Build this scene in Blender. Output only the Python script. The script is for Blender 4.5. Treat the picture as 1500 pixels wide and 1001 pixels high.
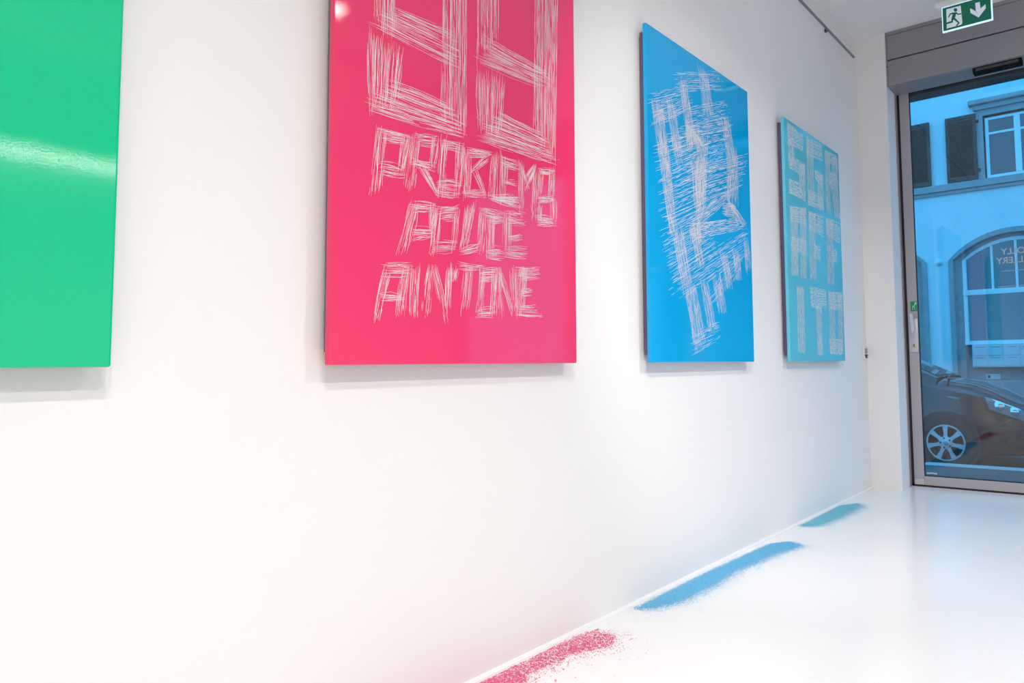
import bpy, math, random
import numpy as np
from mathutils import Vector, Matrix

for o in list(bpy.data.objects):
    bpy.data.objects.remove(o, do_unlink=True)
SC = bpy.context.scene
COL = SC.collection
rnd = random.Random(7)

# ------------------------------------------------------------------ camera
FPX, YAW, PITCH, ROLL = 1047.5393, 0.6329, 0.0689, -0.0122
CAM = np.array([1.5716, 0.0, 0.9])
CX, CY = 894.9775, 462.5503
_c, _s, _cp, _sp = math.cos(YAW), math.sin(YAW), math.cos(PITCH), math.sin(PITCH)
FW = np.array([-_s * _cp, _c * _cp, _sp])
RT = np.array([_c, _s, 0.0])
UP = np.cross(RT, FW)
RR = math.cos(ROLL) * RT + math.sin(ROLL) * UP
UU = -math.sin(ROLL) * RT + math.cos(ROLL) * UP
cd = bpy.data.cameras.new('camera')
cd.sensor_width = 36.0
cd.lens = FPX * 36.0 / 1500.0
cd.shift_x = (750.0 - CX) / 1500.0
cd.shift_y = (CY - 500.5) / 1500.0
cd.clip_start = 0.02
cam = bpy.data.objects.new('camera', cd)
COL.objects.link(cam)
M3 = Matrix([[RR[i], UU[i], -FW[i]] for i in range(3)])
cam.matrix_world = Matrix.Translation(Vector(CAM)) @ M3.to_4x4()
SC.camera = cam

# ------------------------------------------------------------------ sky and exposure
w = bpy.data.worlds.new('sky')
SC.world = w
w.use_nodes = True
bg = w.node_tree.nodes['Background']
bg.inputs[0].default_value = (0.06, 0.49, 1.0, 1)
bg.inputs[1].default_value = 2.0
vs = SC.view_settings
vs.view_transform = 'Standard'
vs.look = 'None'
vs.gamma = 1.0
vs.use_curve_mapping = False
vs.exposure = -0.08
SC.cycles.sample_clamp_indirect = 4.0


def hit(x, y, ax, v):
    """direction of a photo pixel, followed to the plane axis=v"""
    d = FW + RR * (x - CX) / FPX - UU * (y - CY) / FPX
    t = (v - CAM[ax]) / d[ax]
    return CAM + d * t


# ------------------------------------------------------------------ materials
MATS = {}


def mat(name, col, rough=0.5, metal=0.0, spec=0.5, bump=0.0, bscale=40.0, vary=0.0, vscale=6.0,
        emit=None, estr=0.0, coat=0.0):
    m = bpy.data.materials.new(name)
    m.use_nodes = True
    nt = m.node_tree
    b = nt.nodes['Principled BSDF']
    b.inputs['Base Color'].default_value = (*col, 1)
    b.inputs['Roughness'].default_value = rough
    b.inputs['Metallic'].default_value = metal
    b.inputs['Specular IOR Level'].default_value = spec
    b.inputs['Coat Weight'].default_value = coat
    tc = nt.nodes.new('ShaderNodeTexCoord')
    if vary > 0:
        n = nt.nodes.new('ShaderNodeTexNoise')
        n.inputs['Scale'].default_value = vscale
        n.inputs['Detail'].default_value = 4
        nt.links.new(tc.outputs['Object'], n.inputs['Vector'])
        r = nt.nodes.new('ShaderNodeValToRGB')
        r.color_ramp.elements[0].position = 0.3
        r.color_ramp.elements[1].position = 0.7
        r.color_ramp.elements[0].color = (*[c * (1 - vary) for c in col], 1)
        r.color_ramp.elements[1].color = (*[min(1, c * (1 + vary)) for c in col], 1)
        nt.links.new(n.outputs['Fac'], r.inputs['Fac'])
        nt.links.new(r.outputs['Color'], b.inputs['Base Color'])
    if bump > 0:
        n = nt.nodes.new('ShaderNodeTexNoise')
        n.inputs['Scale'].default_value = bscale
        n.inputs['Detail'].default_value = 2
        nt.links.new(tc.outputs['Object'], n.inputs['Vector'])
        bp = nt.nodes.new('ShaderNodeBump')
        bp.inputs['Strength'].default_value = bump
        bp.inputs['Distance'].default_value = 0.002
        nt.links.new(n.outputs['Fac'], bp.inputs['Height'])
        nt.links.new(bp.outputs['Normal'], b.inputs['Normal'])
    if emit:
        b.inputs['Emission Color'].default_value = (*emit, 1)
        b.inputs['Emission Strength'].default_value = estr
    MATS[name] = m
    return m


def glass_mat(name, lo, hi, tint=(1, 1, 1), power=3.0):
    m = bpy.data.materials.new(name)
    m.use_nodes = True
    nt = m.node_tree
    nt.nodes.clear()
    out = nt.nodes.new('ShaderNodeOutputMaterial')
    tr = nt.nodes.new('ShaderNodeBsdfTransparent')
    tr.inputs[0].default_value = (*tint, 1)
    gl = nt.nodes.new('ShaderNodeBsdfGlossy')
    gl.inputs['Roughness'].default_value = 0.0
    lw = nt.nodes.new('ShaderNodeLayerWeight')
    lw.inputs[0].default_value = 0.5
    pw = nt.nodes.new('ShaderNodeMath')
    pw.operation = 'POWER'
    pw.inputs[1].default_value = power
    mr = nt.nodes.new('ShaderNodeMapRange')
    mr.inputs['To Min'].default_value = lo
    mr.inputs['To Max'].default_value = hi
    mx = nt.nodes.new('ShaderNodeMixShader')
    nt.links.new(lw.outputs['Facing'], pw.inputs[0])
    nt.links.new(pw.outputs[0], mr.inputs['Value'])
    nt.links.new(mr.outputs[0], mx.inputs[0])
    nt.links.new(tr.outputs[0], mx.inputs[1])
    nt.links.new(gl.outputs[0], mx.inputs[2])
    nt.links.new(mx.outputs[0], out.inputs[0])
    MATS[name] = m
    return m


mat('wall_white', (0.86, 0.845, 0.835), 0.55, bump=0.06, bscale=90, spec=0.25)
mat('ceiling_white', (0.84, 0.83, 0.83), 0.7, bump=0.05, bscale=60, spec=0.2)
mat('floor_epoxy', (0.88, 0.875, 0.87), 0.16, bump=0.03, bscale=5, vary=0.012, vscale=2.0, spec=0.5)
mat('trim_white', (0.88, 0.87, 0.86), 0.35, bump=0.02)
mat('panel_green', (0.0, 0.55, 0.255), 0.035, bump=0.02, bscale=320, spec=0.5)
mat('panel_pink', (0.86, 0.042, 0.15), 0.035, bump=0.02, bscale=320, spec=0.5)
mat('panel_blue', (0.0, 0.36, 0.74), 0.035, bump=0.02, bscale=320, spec=0.5)
mat('panel_teal', (0.12, 0.57, 0.74), 0.035, bump=0.02, bscale=320, spec=0.5)
mat('scratch_white', (0.90, 0.84, 0.85), 0.6, bump=0.05)
mat('scratch_grey', (0.80, 0.78, 0.82), 0.6, bump=0.05)
mat('scratch_pale', (0.72, 0.82, 0.86), 0.6, bump=0.05)
mat('backing', (0.11, 0.08, 0.17), 0.7, bump=0.05)
mat('dust_pink', (0.95, 0.11, 0.26), 0.6, vary=0.25, vscale=350, spec=0.2)
mat('dust_blue', (0.16, 0.56, 0.88), 0.6, vary=0.15, vscale=350, spec=0.2)
mat('dust_teal', (0.24, 0.68, 0.82), 0.6, vary=0.15, vscale=350, spec=0.2)
mat('alu', (0.45, 0.42, 0.44), 0.42, metal=0.35, bump=0.02, bscale=400)
mat('alu_light', (0.56, 0.54, 0.58), 0.38, metal=0.35, bump=0.02, bscale=400)
mat('header_grey', (0.30, 0.285, 0.30), 0.45, metal=0.25, bump=0.05, bscale=300)
mat('soffit_grey', (0.34, 0.345, 0.36), 0.30, metal=0.4, bump=0.02)
mat('anthracite', (0.06, 0.06, 0.065), 0.5, bump=0.02)
mat('gasket', (0.012, 0.012, 0.014), 0.5, bump=0.02)
mat('sensor_black', (0.008, 0.008, 0.010), 0.7, spec=0.1, bump=0.02)
mat('brass', (0.62, 0.47, 0.25), 0.3, metal=1.0, bump=0.02)
mat('lever_grey', (0.66, 0.65, 0.68), 0.35, metal=0.3, bump=0.02)
mat('sticker_green', (0.0, 0.27, 0.10), 0.4, bump=0.01)
mat('vinyl_white', (0.55, 0.62, 0.68), 0.5, bump=0.01)
mat('sign_green', (0.0, 0.11, 0.06), 0.25, emit=(0.0, 0.13, 0.075), estr=0.3, bump=0.01)
mat('sign_white', (0.62, 0.68, 0.76), 0.25, emit=(0.75, 0.85, 0.95), estr=0.25, bump=0.01)
mat('sign_edge', (0.8, 0.9, 0.95), 0.2, emit=(0.55, 0.85, 1.0), estr=0.7, bump=0.01)
mat('plastic_white', (0.80, 0.80, 0.80), 0.35, bump=0.02)
mat('plastic_dark', (0.05, 0.05, 0.06), 0.4, bump=0.02)
mat('rail_grey', (0.30, 0.31, 0.35), 0.4, metal=0.5, bump=0.02)
mat('wire', (0.86, 0.85, 0.84), 0.5, bump=0.01)
mat('plaster', (0.74, 0.75, 0.76), 0.8, bump=0.2, bscale=25, vary=0.03, vscale=1.5)
mat('stone', (0.34, 0.33, 0.34), 0.75, bump=0.2, bscale=40, vary=0.08, vscale=5)
mat('slot_grey', (0.42, 0.43, 0.45), 0.5, bump=0.02)
mat('shutter_green', (0.022, 0.03, 0.028), 0.5, bump=0.05)
mat('frame_white', (0.80, 0.80, 0.80), 0.4, bump=0.02)
mat('house_room', (0.34, 0.32, 0.31), 0.9, bump=0.1)
mat('asphalt', (0.10, 0.10, 0.11), 0.8, bump=0.5, bscale=150, vary=0.15, vscale=30)
mat('paving', (0.075, 0.075, 0.08), 0.75, bump=0.4, bscale=120, vary=0.12, vscale=12)
mat('kerb_stone', (0.42, 0.42, 0.42), 0.7, bump=0.3, bscale=60, vary=0.1, vscale=10)
mat('car_black', (0.016, 0.015, 0.016), 0.16, coat=0.5, spec=0.5)
mat('car_trim', (0.02, 0.02, 0.02), 0.5, bump=0.02)
mat('car_glass', (0.015, 0.02, 0.025), 0.03, spec=0.8, bump=0.002)
mat('tyre', (0.02, 0.02, 0.02), 0.8, bump=0.2, bscale=100)
mat('alloy', (0.60, 0.60, 0.62), 0.35, metal=0.6, bump=0.02)
mat('lamp_chrome', (0.8, 0.82, 0.85), 0.12, metal=0.9, bump=0.01)
mat('lamp_lens', (0.16, 0.18, 0.20), 0.05, spec=0.8, bump=0.002)
mat('strip_white', (0.80, 0.84, 0.88), 0.3, bump=0.01)
mat('spot_black', (0.03, 0.03, 0.03), 0.4, bump=0.02)
mat('led_tube', (0.9, 0.9, 0.9), 0.4, emit=(1.0, 0.98, 0.95), estr=26.0, bump=0.01)
mat('lamp_disc', (0.9, 0.9, 0.9), 0.4, emit=(1.0, 0.95, 0.88), estr=30.0, bump=0.01)
mat('letterbox', (0.62, 0.64, 0.66), 0.45, metal=0.2, bump=0.03)
glass_mat('door_glass', 0.045, 0.55)
glass_mat('window_glass', 0.10, 0.7, (0.75, 0.8, 0.85))


# ------------------------------------------------------------------ mesh helpers
class MB:
    def __init__(self):
        self.v, self.f = [], []

    def add(self, vs, fs):
        n = len(self.v)
        self.v += [tuple(map(float, p)) for p in vs]
        self.f += [tuple(n + i for i in q) for q in fs]
        return self

    def box(self, x0, x1, y0, y1, z0, z1, b=0.0):
        if b <= 0:
            vs = [(x, y, z) for x in (x0, x1) for y in (y0, y1) for z in (z0, z1)]
            return self.add(vs, [(0, 1, 3, 2), (4, 6, 7, 5), (0, 4, 5, 1), (2, 3, 7, 6), (0, 2, 6, 4), (1, 5, 7, 3)])
        import bmesh
        bm = bmesh.new()
        bmesh.ops.create_cube(bm, size=1.0)
        bmesh.ops.scale(bm, vec=(x1 - x0, y1 - y0, z1 - z0), verts=bm.verts)
        bmesh.ops.translate(bm, vec=((x0 + x1) / 2, (y0 + y1) / 2, (z0 + z1) / 2), verts=bm.verts)
        bmesh.ops.bevel(bm, geom=list(bm.edges), offset=b, segments=2, profile=0.5, affect='EDGES')
        bm.verts.index_update()
        vs = [tuple(v.co) for v in bm.verts]
        fs = [tuple(v.index for v in f.verts) for f in bm.faces]
        bm.free()
        return self.add(vs, fs)

    def prism(self, poly, axis, a, b):
        """polygon in the two other axes (cyclic order kept), extruded on axis from a to b"""
        def p3(p, t):
            q = list(p)
            q.insert(axis, t)
            return q
        n = len(poly)
        vs = [p3(p, a) for p in poly] + [p3(p, b) for p in poly]
        fs = [tuple(range(n))[::-1], tuple(range(n, 2 * n))]
        fs += [(i, (i + 1) % n, n + (i + 1) % n, n + i) for i in range(n)]
        return self.add(vs, fs)

    def tube(self, pts, r, n=8, cap=True):
        pts = [Vector(p) for p in pts]
        rings = []
        for i, p in enumerate(pts):
            d = (pts[min(i + 1, len(pts) - 1)] - pts[max(i - 1, 0)]).normalized()
            a = Vector((0, 0, 1)) if abs(d.z) < 0.9 else Vector((1, 0, 0))
            u = d.cross(a).normalized()
            v = d.cross(u)
            rr = r[i] if isinstance(r, (list, tuple)) else r
            rings.append([p + (u * math.cos(2 * math.pi * k / n) + v * math.sin(2 * math.pi * k / n)) * rr for k in range(n)])
        vs = [q for g in rings for q in g]
        fs = []
        for i in range(len(rings) - 1):
            for k in range(n):
                fs.append((i * n + k, i * n + (k + 1) % n, (i + 1) * n + (k + 1) % n, (i + 1) * n + k))
        if cap:
            fs.append(tuple(range(n))[::-1])
            fs.append(tuple(range(len(vs) - n, len(vs))))
        return self.add(vs, fs)

    def lathe(self, prof, c, axis='Y', n=32):
        """prof: list of (radius, offset along axis)"""
        vs, fs = [], []
        for r, h in prof:
            for k in range(n):
                a = 2 * math.pi * k / n
                ca, sa = r * math.cos(a), r * math.sin(a)
                if axis == 'Y':
                    vs.append((c[0] + ca, c[1] + h, c[2] + sa))
                elif axis == 'Z':
                    vs.append((c[0] + ca, c[1] + sa, c[2] + h))
                else:
                    vs.append((c[0] + h, c[1] + ca, c[2] + sa))
        m = len(prof)
        for i in range(m - 1):
            for k in range(n):
                fs.append((i * n + k, i * n + (k + 1) % n, (i + 1) * n + (k + 1) % n, (i + 1) * n + k))
        if prof[0][0] > 1e-4:
            fs.append(tuple(range(n)))
        if prof[-1][0] > 1e-4:
            fs.append(tuple(range((m - 1) * n, m * n))[::-1])
        return self.add(vs, fs)

    def build(self, name, m, parent=None, smooth=False, fix=True):
        me = bpy.data.meshes.new(name)
        me.from_pydata(self.v, [], self.f)
        if fix:
            import bmesh
            bm = bmesh.new()
            bm.from_mesh(me)
            bmesh.ops.recalc_face_normals(bm, faces=bm.faces)
            bm.to_mesh(me)
            bm.free()
        me.materials.append(MATS[m])
        if smooth:
            for p in me.polygons:
                p.use_smooth = True
            try:
                me.set_sharp_from_angle(angle=math.radians(38))
            except Exception:
                pass
        o = bpy.data.objects.new(name, me)
        COL.objects.link(o)
        if parent:
            o.parent = parent
            o.matrix_parent_inverse = parent_inv(parent)
        return o


def parent_inv(p):
    mw = Matrix.Identity(4)
    chain = []
    while p:
        chain.append(p)
        p = p.parent
    for q in reversed(chain):
        mw = mw @ q.matrix_parent_inverse @ q.matrix_basis
    return mw.inverted()


def tag(o, label, cat, group=None, kind=None):
    o['label'] = label
    o['category'] = cat
    if group:
        o['group'] = group
    if kind:
        o['kind'] = kind
    return o


def empty(name, loc, label, cat, group=None, kind=None):
    o = bpy.data.objects.new(name, None)
    o.empty_display_size = 0.1
    o.location = loc
    COL.objects.link(o)
    return tag(o, label, cat, group, kind)


def struct(name, mb, m, label, cat):
    return tag(mb.build(name, m), label, cat, kind='structure')


# ------------------------------------------------------------------ room shell
ZC, YE, YD, XR, YB = 3.285, 5.259, 5.5214, 5.0, -4.0
XJ = 0.2103                                      # door jamb
struct('floor', MB().box(-0.2, XR + 0.2, YB - 0.2, 5.56, -0.2, 0.0), 'floor_epoxy',
       'glossy white poured floor running to the glass door', 'floor')
struct('ceiling', MB().box(-0.2, XR + 0.2, YB - 0.2, 5.75, ZC, ZC + 0.2), 'ceiling_white',
       'plain white ceiling above the gallery room', 'ceiling')
struct('wall_left', MB().box(-0.2, 0.0, YB - 0.2, 5.75, 0.0, ZC), 'wall_white',
       'long white wall that the coloured panels hang on', 'wall')
struct('wall_right', MB().box(XR, XR + 0.2, YB - 0.2, 5.75, 0.0, ZC), 'wall_white',
       'white wall facing the coloured panels', 'wall')
struct('wall_back', MB().box(0.0, XR, YB - 0.2, YB, 0.0, ZC), 'wall_white',
       'white wall at the far end from the glass door', 'wall')
struct('wall_end', MB().box(0.0, XJ, YE, 5.75, 0.0, ZC), 'wall_white',
       'narrow white wall return beside the glass door', 'wall')
struct('wall_end_right', MB().box(XR - XJ, XR, YE, 5.75, 0.0, ZC), 'wall_white',
       'narrow white wall return at the far side of the glazing', 'wall')
bb = MB()
bb.prism([(0.0, 0.0), (0.013, 0.0), (0.012, 0.006), (0.006, 0.012), (0.0, 0.013)], 1, YB, YE)
struct('baseboard_left', bb, 'trim_white', 'thin white coved strip where wall meets floor', 'baseboard')

# hanging rail high on the wall: two lengths butted together
r1 = MB().box(0.0, 0.010, YB, 4.622, 3.128, 3.142)
r1.box(0.010, 0.013, YB, 4.622, 3.128, 3.131)
struct('trim_1', r1, 'rail_grey', 'long grey picture rail high on the panel wall', 'picture rail')
r2 = MB().box(0.0, 0.010, 4.636, 5.19, 3.128, 3.142)
r2.box(0.010, 0.013, 4.636, 5.19, 3.128, 3.131)
struct('trim_2', r2, 'rail_grey', 'short end piece of grey picture rail by the door corner', 'picture rail')
hk = MB().box(0.0, 0.012, 4.585, 4.605, 3.098, 3.117, 0.002)
hk.tube([(0.012, 4.595, 3.104), (0.02, 4.595, 3.102), (0.022, 4.595, 3.110)], 0.003)
tag(hk.build('rail_hook', 'plastic_dark'), 'tiny dark hook under the joint of the picture rail', 'hook')

# ------------------------------------------------------------------ sliding glass door and header
door = empty('door_1', (1.0, YD, 0.0), 'grey aluminium sliding door with tall glass panes', 'door', kind='structure')
HB, HM, HT = 2.8876, 3.0745, ZC
x0, x1 = XJ, XR - XJ
MB().box(x0 + 0.012, x1 - 0.012, YE + 0.006, YE + 0.03, HM + 0.006, HT - 0.028, 0.002).build('header_cover', 'header_grey', door)
MB().box(x0 + 0.012, x1 - 0.012, YE + 0.006, YE + 0.03, HB, HM - 0.004, 0.002).build('header_cover', 'header_grey', door)
MB().box(x0, x1, YE + 0.004, YE + 0.05, HT - 0.026, HT - 0.001).build('header_trim', 'header_grey', door)
hc = MB().box(x0, x0 + 0.011, YE + 0.003, 5.50, HM - 0.04, HT - 0.027)
hc.box(x0, x0 + 0.011, YE + 0.003, 5.50, HB, HM - 0.050)
hc.build('header_end_cap', 'header_grey', door)
MB().box(x0 + 0.011, x1, YE + 0.032, 5.50, HM - 0.05, HT - 0.03).build('header_core', 'header_grey', door)
MB().box(x0 + 0.012, x1 - 0.012, YE + 0.031, YD - 0.021, HB, HB + 0.012, 0.001).build('header_soffit', 'soffit_grey', door)
# black motion sensor on the underside edge of the header
sl, sr_ = hit(1425, 103, 1, YE + 0.05)[0], hit(1497, 86, 1, YE + 0.05)[0]
se = MB().box(sl, sr_, YE + 0.034, YE + 0.11, HB - 0.038, HB - 0.001, 0.006)
sn = se.build('motion_sensor', 'sensor_black', door, smooth=True)
MB().box(sl + 0.02, sr_ - 0.02, YE + 0.031, YE + 0.034, HB - 0.028, HB - 0.01).build('sensor_window', 'plastic_dark', sn)

GL, GB, GT = 0.300, 0.0787, 2.93                 # glass left, bottom, top
LEAFS = [(XJ + 0.006, 1.62), (1.63, 3.04)]
TH0, TH1 = YD - 0.02, YD + 0.025
jm = MB().box(XJ - 0.0, XJ + 0.004, YD - 0.07, YD + 0.05, 0.0, HB + 0.07)
jm.build('jamb', 'alu', door)
MB().box(XJ + 0.004, XJ + 0.022, YD - 0.014, YD + 0.02, 0.004, HB + 0.06).build('brush_seal', 'gasket', door)
MB().box(XJ, x1, YD - 0.035, YD + 0.06, 0.0, 0.004).build('threshold', 'alu_light', door)
MB().box(XJ + 0.004, x1, YD - 0.014, YD + 0.02, 0.004, 0.016).build('bottom_seal', 'gasket', door)
for i, (a, b) in enumerate(LEAFS):
    st = GL - a if i == 0 else 0.085
    MB().box(a + 0.016, a + st, TH0, TH1, 0.062, GT + 0.05, 0.002).build('stile', 'alu', door)
    MB().box(b - 0.085, b, TH0, TH1, 0.062, GT + 0.05, 0.002).build('stile', 'alu', door)
    MB().box(a + st, b - 0.085, TH0, TH1, 0.016, GB, 0.002).build('bottom_rail', 'alu', door)
    MB().box(a + 0.016, a + st - 0.001, TH0, TH1, 0.016, 0.061, 0.002).build('corner_block', 'alu_light', door)
    MB().box(b - 0.084, b, TH0, TH1, 0.016, 0.061, 0.002).build('corner_block', 'alu_light', door)
    MB().box(a + st, b - 0.085, TH0, TH1, GT, GT + 0.05, 0.002).build('top_rail', 'alu', door)
    MB().box(a + st, b - 0.085, YD - 0.004, YD + 0.004, GB, GT).build('glass_pane', 'door_glass', door)
    gk = MB()
    g = 0.006
    gk.box(a + st, a + st + g, YD - 0.012, YD - 0.0045, GB, GT).box(b - 0.085 - g, b - 0.085, YD - 0.012, YD - 0.0045, GB, GT)
    gk.box(a + st + g, b - 0.085 - g, YD - 0.012, YD - 0.0045, GB, GB + g)
    gk.build('gasket', 'gasket', door)
# lock plate with emergency lever, brass cylinder and green sticker on the first stile
pz0, pz1 = 0.966, 1.211
lp = MB().box(0.236, 0.299, TH0 - 0.012, TH0, pz0, pz1, 0.003).build('lock_plate', 'alu_light', door, smooth=True)
lv = MB()
lv.tube([(0.266, TH0 - 0.012, 1.205), (0.266, TH0 - 0.045, 1.205)], 0.010, 12)
lv.prism([(0.256, 1.240), (0.266, 1.246), (0.276, 1.240), (0.287, 1.122), (0.281, 1.108), (0.270, 1.108), (0.264, 1.118)], 1, TH0 - 0.052, TH0 - 0.036)
lv.build('lever', 'lever_grey', lp)
cy = MB().lathe([(0.013, 0), (0.013, -0.006), (0.009, -0.008), (0.0, -0.008)], (0.276, TH0 - 0.012, 1.012), 'Y', 20)
cy.build('lock_cylinder', 'brass', lp, smooth=True)
MB().box(0.2745, 0.2775, TH0 - 0.0215, TH0 - 0.0195, 1.005, 1.020).build('keyhole', 'plastic_dark', lp)
MB().box(0.268, 0.272, TH0 - 0.0125, TH0 - 0.0118, 1.078, 1.082).box(0.268, 0.271, TH0 - 0.0125, TH0 - 0.0118, 1.066, 1.069).build('screw', 'plastic_dark', lp)
sk0, sk1 = hit(1333.5, 442, 1, TH0), hit(1343.5, 456, 1, TH0)
stk = MB().box(sk0[0], sk1[0], TH0 - 0.001, TH0, sk1[2], sk0[2]).build('sticker', 'sticker_green', door)
sw, sh = sk1[0] - sk0[0], sk0[2] - sk1[2]
ar = MB()


def sp(u, v):
    return (sk0[0] + u * sw, sk1[2] + v * sh)


ar.prism([sp(.42, .45), sp(.52, .40), sp(.80, .72), sp(.88, .64), sp(.92, .92), sp(.62, .90), sp(.70, .80)], 1, TH0 - 0.0018, TH0 - 0.0010)
ar.prism([sp(.30, .12), sp(.40, .12), sp(.40, .55), sp(.30, .60)], 1, TH0 - 0.0018, TH0 - 0.0010)
ar.prism([sp(.62, .12), sp(.70, .12), sp(.70, .45), sp(.62, .38)], 1, TH0 - 0.0018, TH0 - 0.0010)
ar.build('sticker_symbol', 'vinyl_white', stk)


# lettering on the glass, read from the street
def text_mesh(body, size, loc, name, m, parent, align='CENTER', bold=0.0):
    cu = bpy.data.curves.new(name, 'FONT')
    cu.body = body
    cu.size = size
    cu.align_x = align
    cu.offset = bold
    cu.extrude = 0.0004
    t = bpy.data.objects.new(name + '_tmp', cu)
    COL.objects.link(t)
    bpy.context.view_layer.update()
    dg = bpy.context.evaluated_depsgraph_get()
    me = bpy.data.meshes.new_from_object(t.evaluated_get(dg))
    me.materials.clear()
    bpy.data.objects.remove(t, do_unlink=True)
    R = Matrix(((-1, 0, 0), (0, 0, 1), (0, 1, 0))).to_4x4()
    me.transform(Matrix.Translation(Vector(loc)) @ R)
    me.materials.append(MATS[m])
    o = bpy.data.objects.new(name, me)
    COL.objects.link(o)
    o.parent = parent
    o.matrix_parent_inverse = parent_inv(parent)
    return o


text_mesh('KOLLY', 0.060, (0.945, YD + 0.0055, 1.624), 'glass_lettering', 'vinyl_white', door, bold=0.0008)
text_mesh('GALLERY', 0.060, (0.945, YD + 0.0055, 1.562), 'glass_lettering', 'vinyl_white', door, bold=0.0008)
rl = MB()
for z, a, b in ((1.508, .85, 1.04), (1.402, .82, 1.07)):
    rl.box(a, b, YD + 0.0042, YD + 0.0049, z, z + 0.003)
rl.build('glass_rule', 'vinyl_white', door)
mk = MB()
m0, m1 = hit(1358, 694, 1, YD), hit(1373, 694, 1, YD)
for k in range(6):
    xx = m0[0] + (m1[0] - m0[0]) * (k + 0.5) / 6
    mk.lathe([(0.006, 0), (0.006, -0.0006)], (xx, YD - 0.0045, m0[2] + 0.005 * (1.2 if k in (2, 3) else 0.8)), 'Y', 10)
mk.build('glass_mark', 'vinyl_white', door)

win = empty('window_1', (4.0, YD, 0.0), 'fixed shopfront glazing next to the sliding door', 'window', kind='structure')
wf = MB()
wf.box(3.05, 3.13, TH0, TH1, 0.011, GT + 0.05).box(x1 - 0.08, x1, TH0, TH1, 0.011, GT + 0.05)
wf.box(3.13, x1 - 0.08, TH0, TH1, 0.011, GB).box(3.13, x1 - 0.08, TH0, TH1, GT, GT + 0.05)
wf.build('window_frame', 'alu', win)
MB().box(3.13, x1 - 0.08, YD - 0.004, YD + 0.004, GB, GT).build('glass_pane', 'door_glass', win)
# outside lintel with the rolled-up blind that darkens the top of the glass
lt = MB().box(-0.2, XR + 0.2, 5.62, 5.76, 2.902, ZC)
lt.tube([(XJ, 5.60, 3.05), (XR - XJ, 5.60, 3.05)], 0.035, 12)
struct('trim_3', lt, 'anthracite', 'dark lintel box outside above the glass door', 'lintel')

# ------------------------------------------------------------------ wall switch near the corner
p0, p1 = hit(1264.3, 507, 0, 0.0), hit(1270.3, 527.5, 0, 0.0)
swt = empty('key_switch', (0, 5.20, 0.96), 'small white switch plate with dark keys beside the door corner', 'switch')
ya, yb, za, zb_ = 5.165, 5.248, 0.915, 1.013
MB().box(0.0, 0.010, ya, yb, za, zb_, 0.003).build('plate', 'plastic_white', swt)
MB().box(0.010, 0.014, ya + .018, yb - .018, za + .046, zb_ - .018, .001).build('display', 'rail_grey', swt)
MB().box(0.010, 0.016, ya + .016, yb - .016, za + .024, za + .038, .001).build('key', 'plastic_dark', swt)
MB().box(0.010, 0.016, ya + .028, yb - .028, za + .012, za + .023, .001).build('key', 'plastic_dark', swt)

# ------------------------------------------------------------------ emergency exit sign hung from the ceiling
SY = 4.78
sg = empty('exit_sign', (0.82, SY, ZC), 'green escape route sign with running figure and down arrow on the ceiling', 'exit sign')


def zs(u, v):
    q = hit(1370 + u / 15.0, v / 15.0, 1, SY)
    return (q[0], q[2])


bl, br = zs(160, 730), zs(1270, 425)
tl = zs(120, 185)
sx0, sx1, sz0, sz1 = bl[0], br[0], (bl[1] + br[1]) / 2, tl[1]
MB().box(sx0, sx1, SY, SY + 0.012, sz0, sz1, 0.001).build('sign_plate', 'sign_edge', sg)
MB().box(sx0 + 0.006, sx1 - 0.008, SY - 0.0015, SY - 0.0002, sz0 + 0.008, sz1 - 0.004).build('sign_face', 'sign_green', sg)


def ngon(pts, y, th=0.0008):
    return MB().prism([zs(*p) for p in pts], 1, y - th, y)


fy = SY - 0.0018
ngon([(245, 210), (560, 125), (598, 500), (575, 545), (540, 558), (255, 630)], fy).build('pictogram_door', 'sign_white', sg)


def limb(pts, wd):
    q = [np.array(p, float) for p in pts]
    L, R_ = [], []
    for i, p in enumerate(q):
        d = q[min(i + 1, len(q) - 1)] - q[max(i - 1, 0)]
        d /= np.linalg.norm(d)
        nn = np.array([-d[1], d[0]]) * wd[i] / 2
        L.append(p + nn)
        R_.append(p - nn)
    m = MB()
    for i in range(len(q) - 1):
        m.prism([zs(*L[i]), zs(*L[i + 1]), zs(*R_[i + 1]), zs(*R_[i])], 1, fy - 0.0018, fy - 0.0009)
    return m


man = ngon([(447 + 40 * math.cos(a * math.pi / 8), 222 + 40 * math.sin(a * math.pi / 8)) for a in range(16)], fy - 0.0009, 0.0009)
for m in (ngon([(395, 292), (430, 268), (465, 280), (452, 345), (432, 410), (385, 445), (358, 415), (378, 340)], fy - 0.0009, 0.0009),
          limb([(450, 280), (505, 320), (575, 303)], [34, 26, 22]),
          limb([(400, 292), (335, 312), (290, 388)], [34, 30, 24]),
          limb([(405, 405), (455, 445), (522, 508), (465, 572)], [44, 44, 36, 26]),
          limb([(380, 425), (370, 482), (270, 512), (212, 545)], [44, 42, 36, 28])):
    man.add(m.v, m.f)
man.build('pictogram_figure', 'sign_green', sg)
am = ngon([(880, 70), (980, 45), (993, 190), (938, 300), (892, 235)], fy)
for q in ([(993, 190), (1105, 95), (1112, 185), (955, 385), (938, 300)], [(765, 185), (892, 250), (938, 300), (955, 388), (775, 285)]):
    m = ngon(q, fy)
    am.add(m.v, m.f)
am.build('pictogram_arrow', 'sign_white', sg)
MB().box(sx0 - 0.035, sx1 + 0.035, SY - 0.015, SY + 0.03, sz1 + 0.002, sz1 + 0.035, 0.004).build('sign_housing', 'plastic_white', sg)
MB().box(sx0 + 0.03, sx1 - 0.03, SY - 0.012, SY + 0.028, sz1 + 0.035, ZC - 0.0, 0.004).build('ceiling_mount', 'plastic_white', sg)


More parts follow.
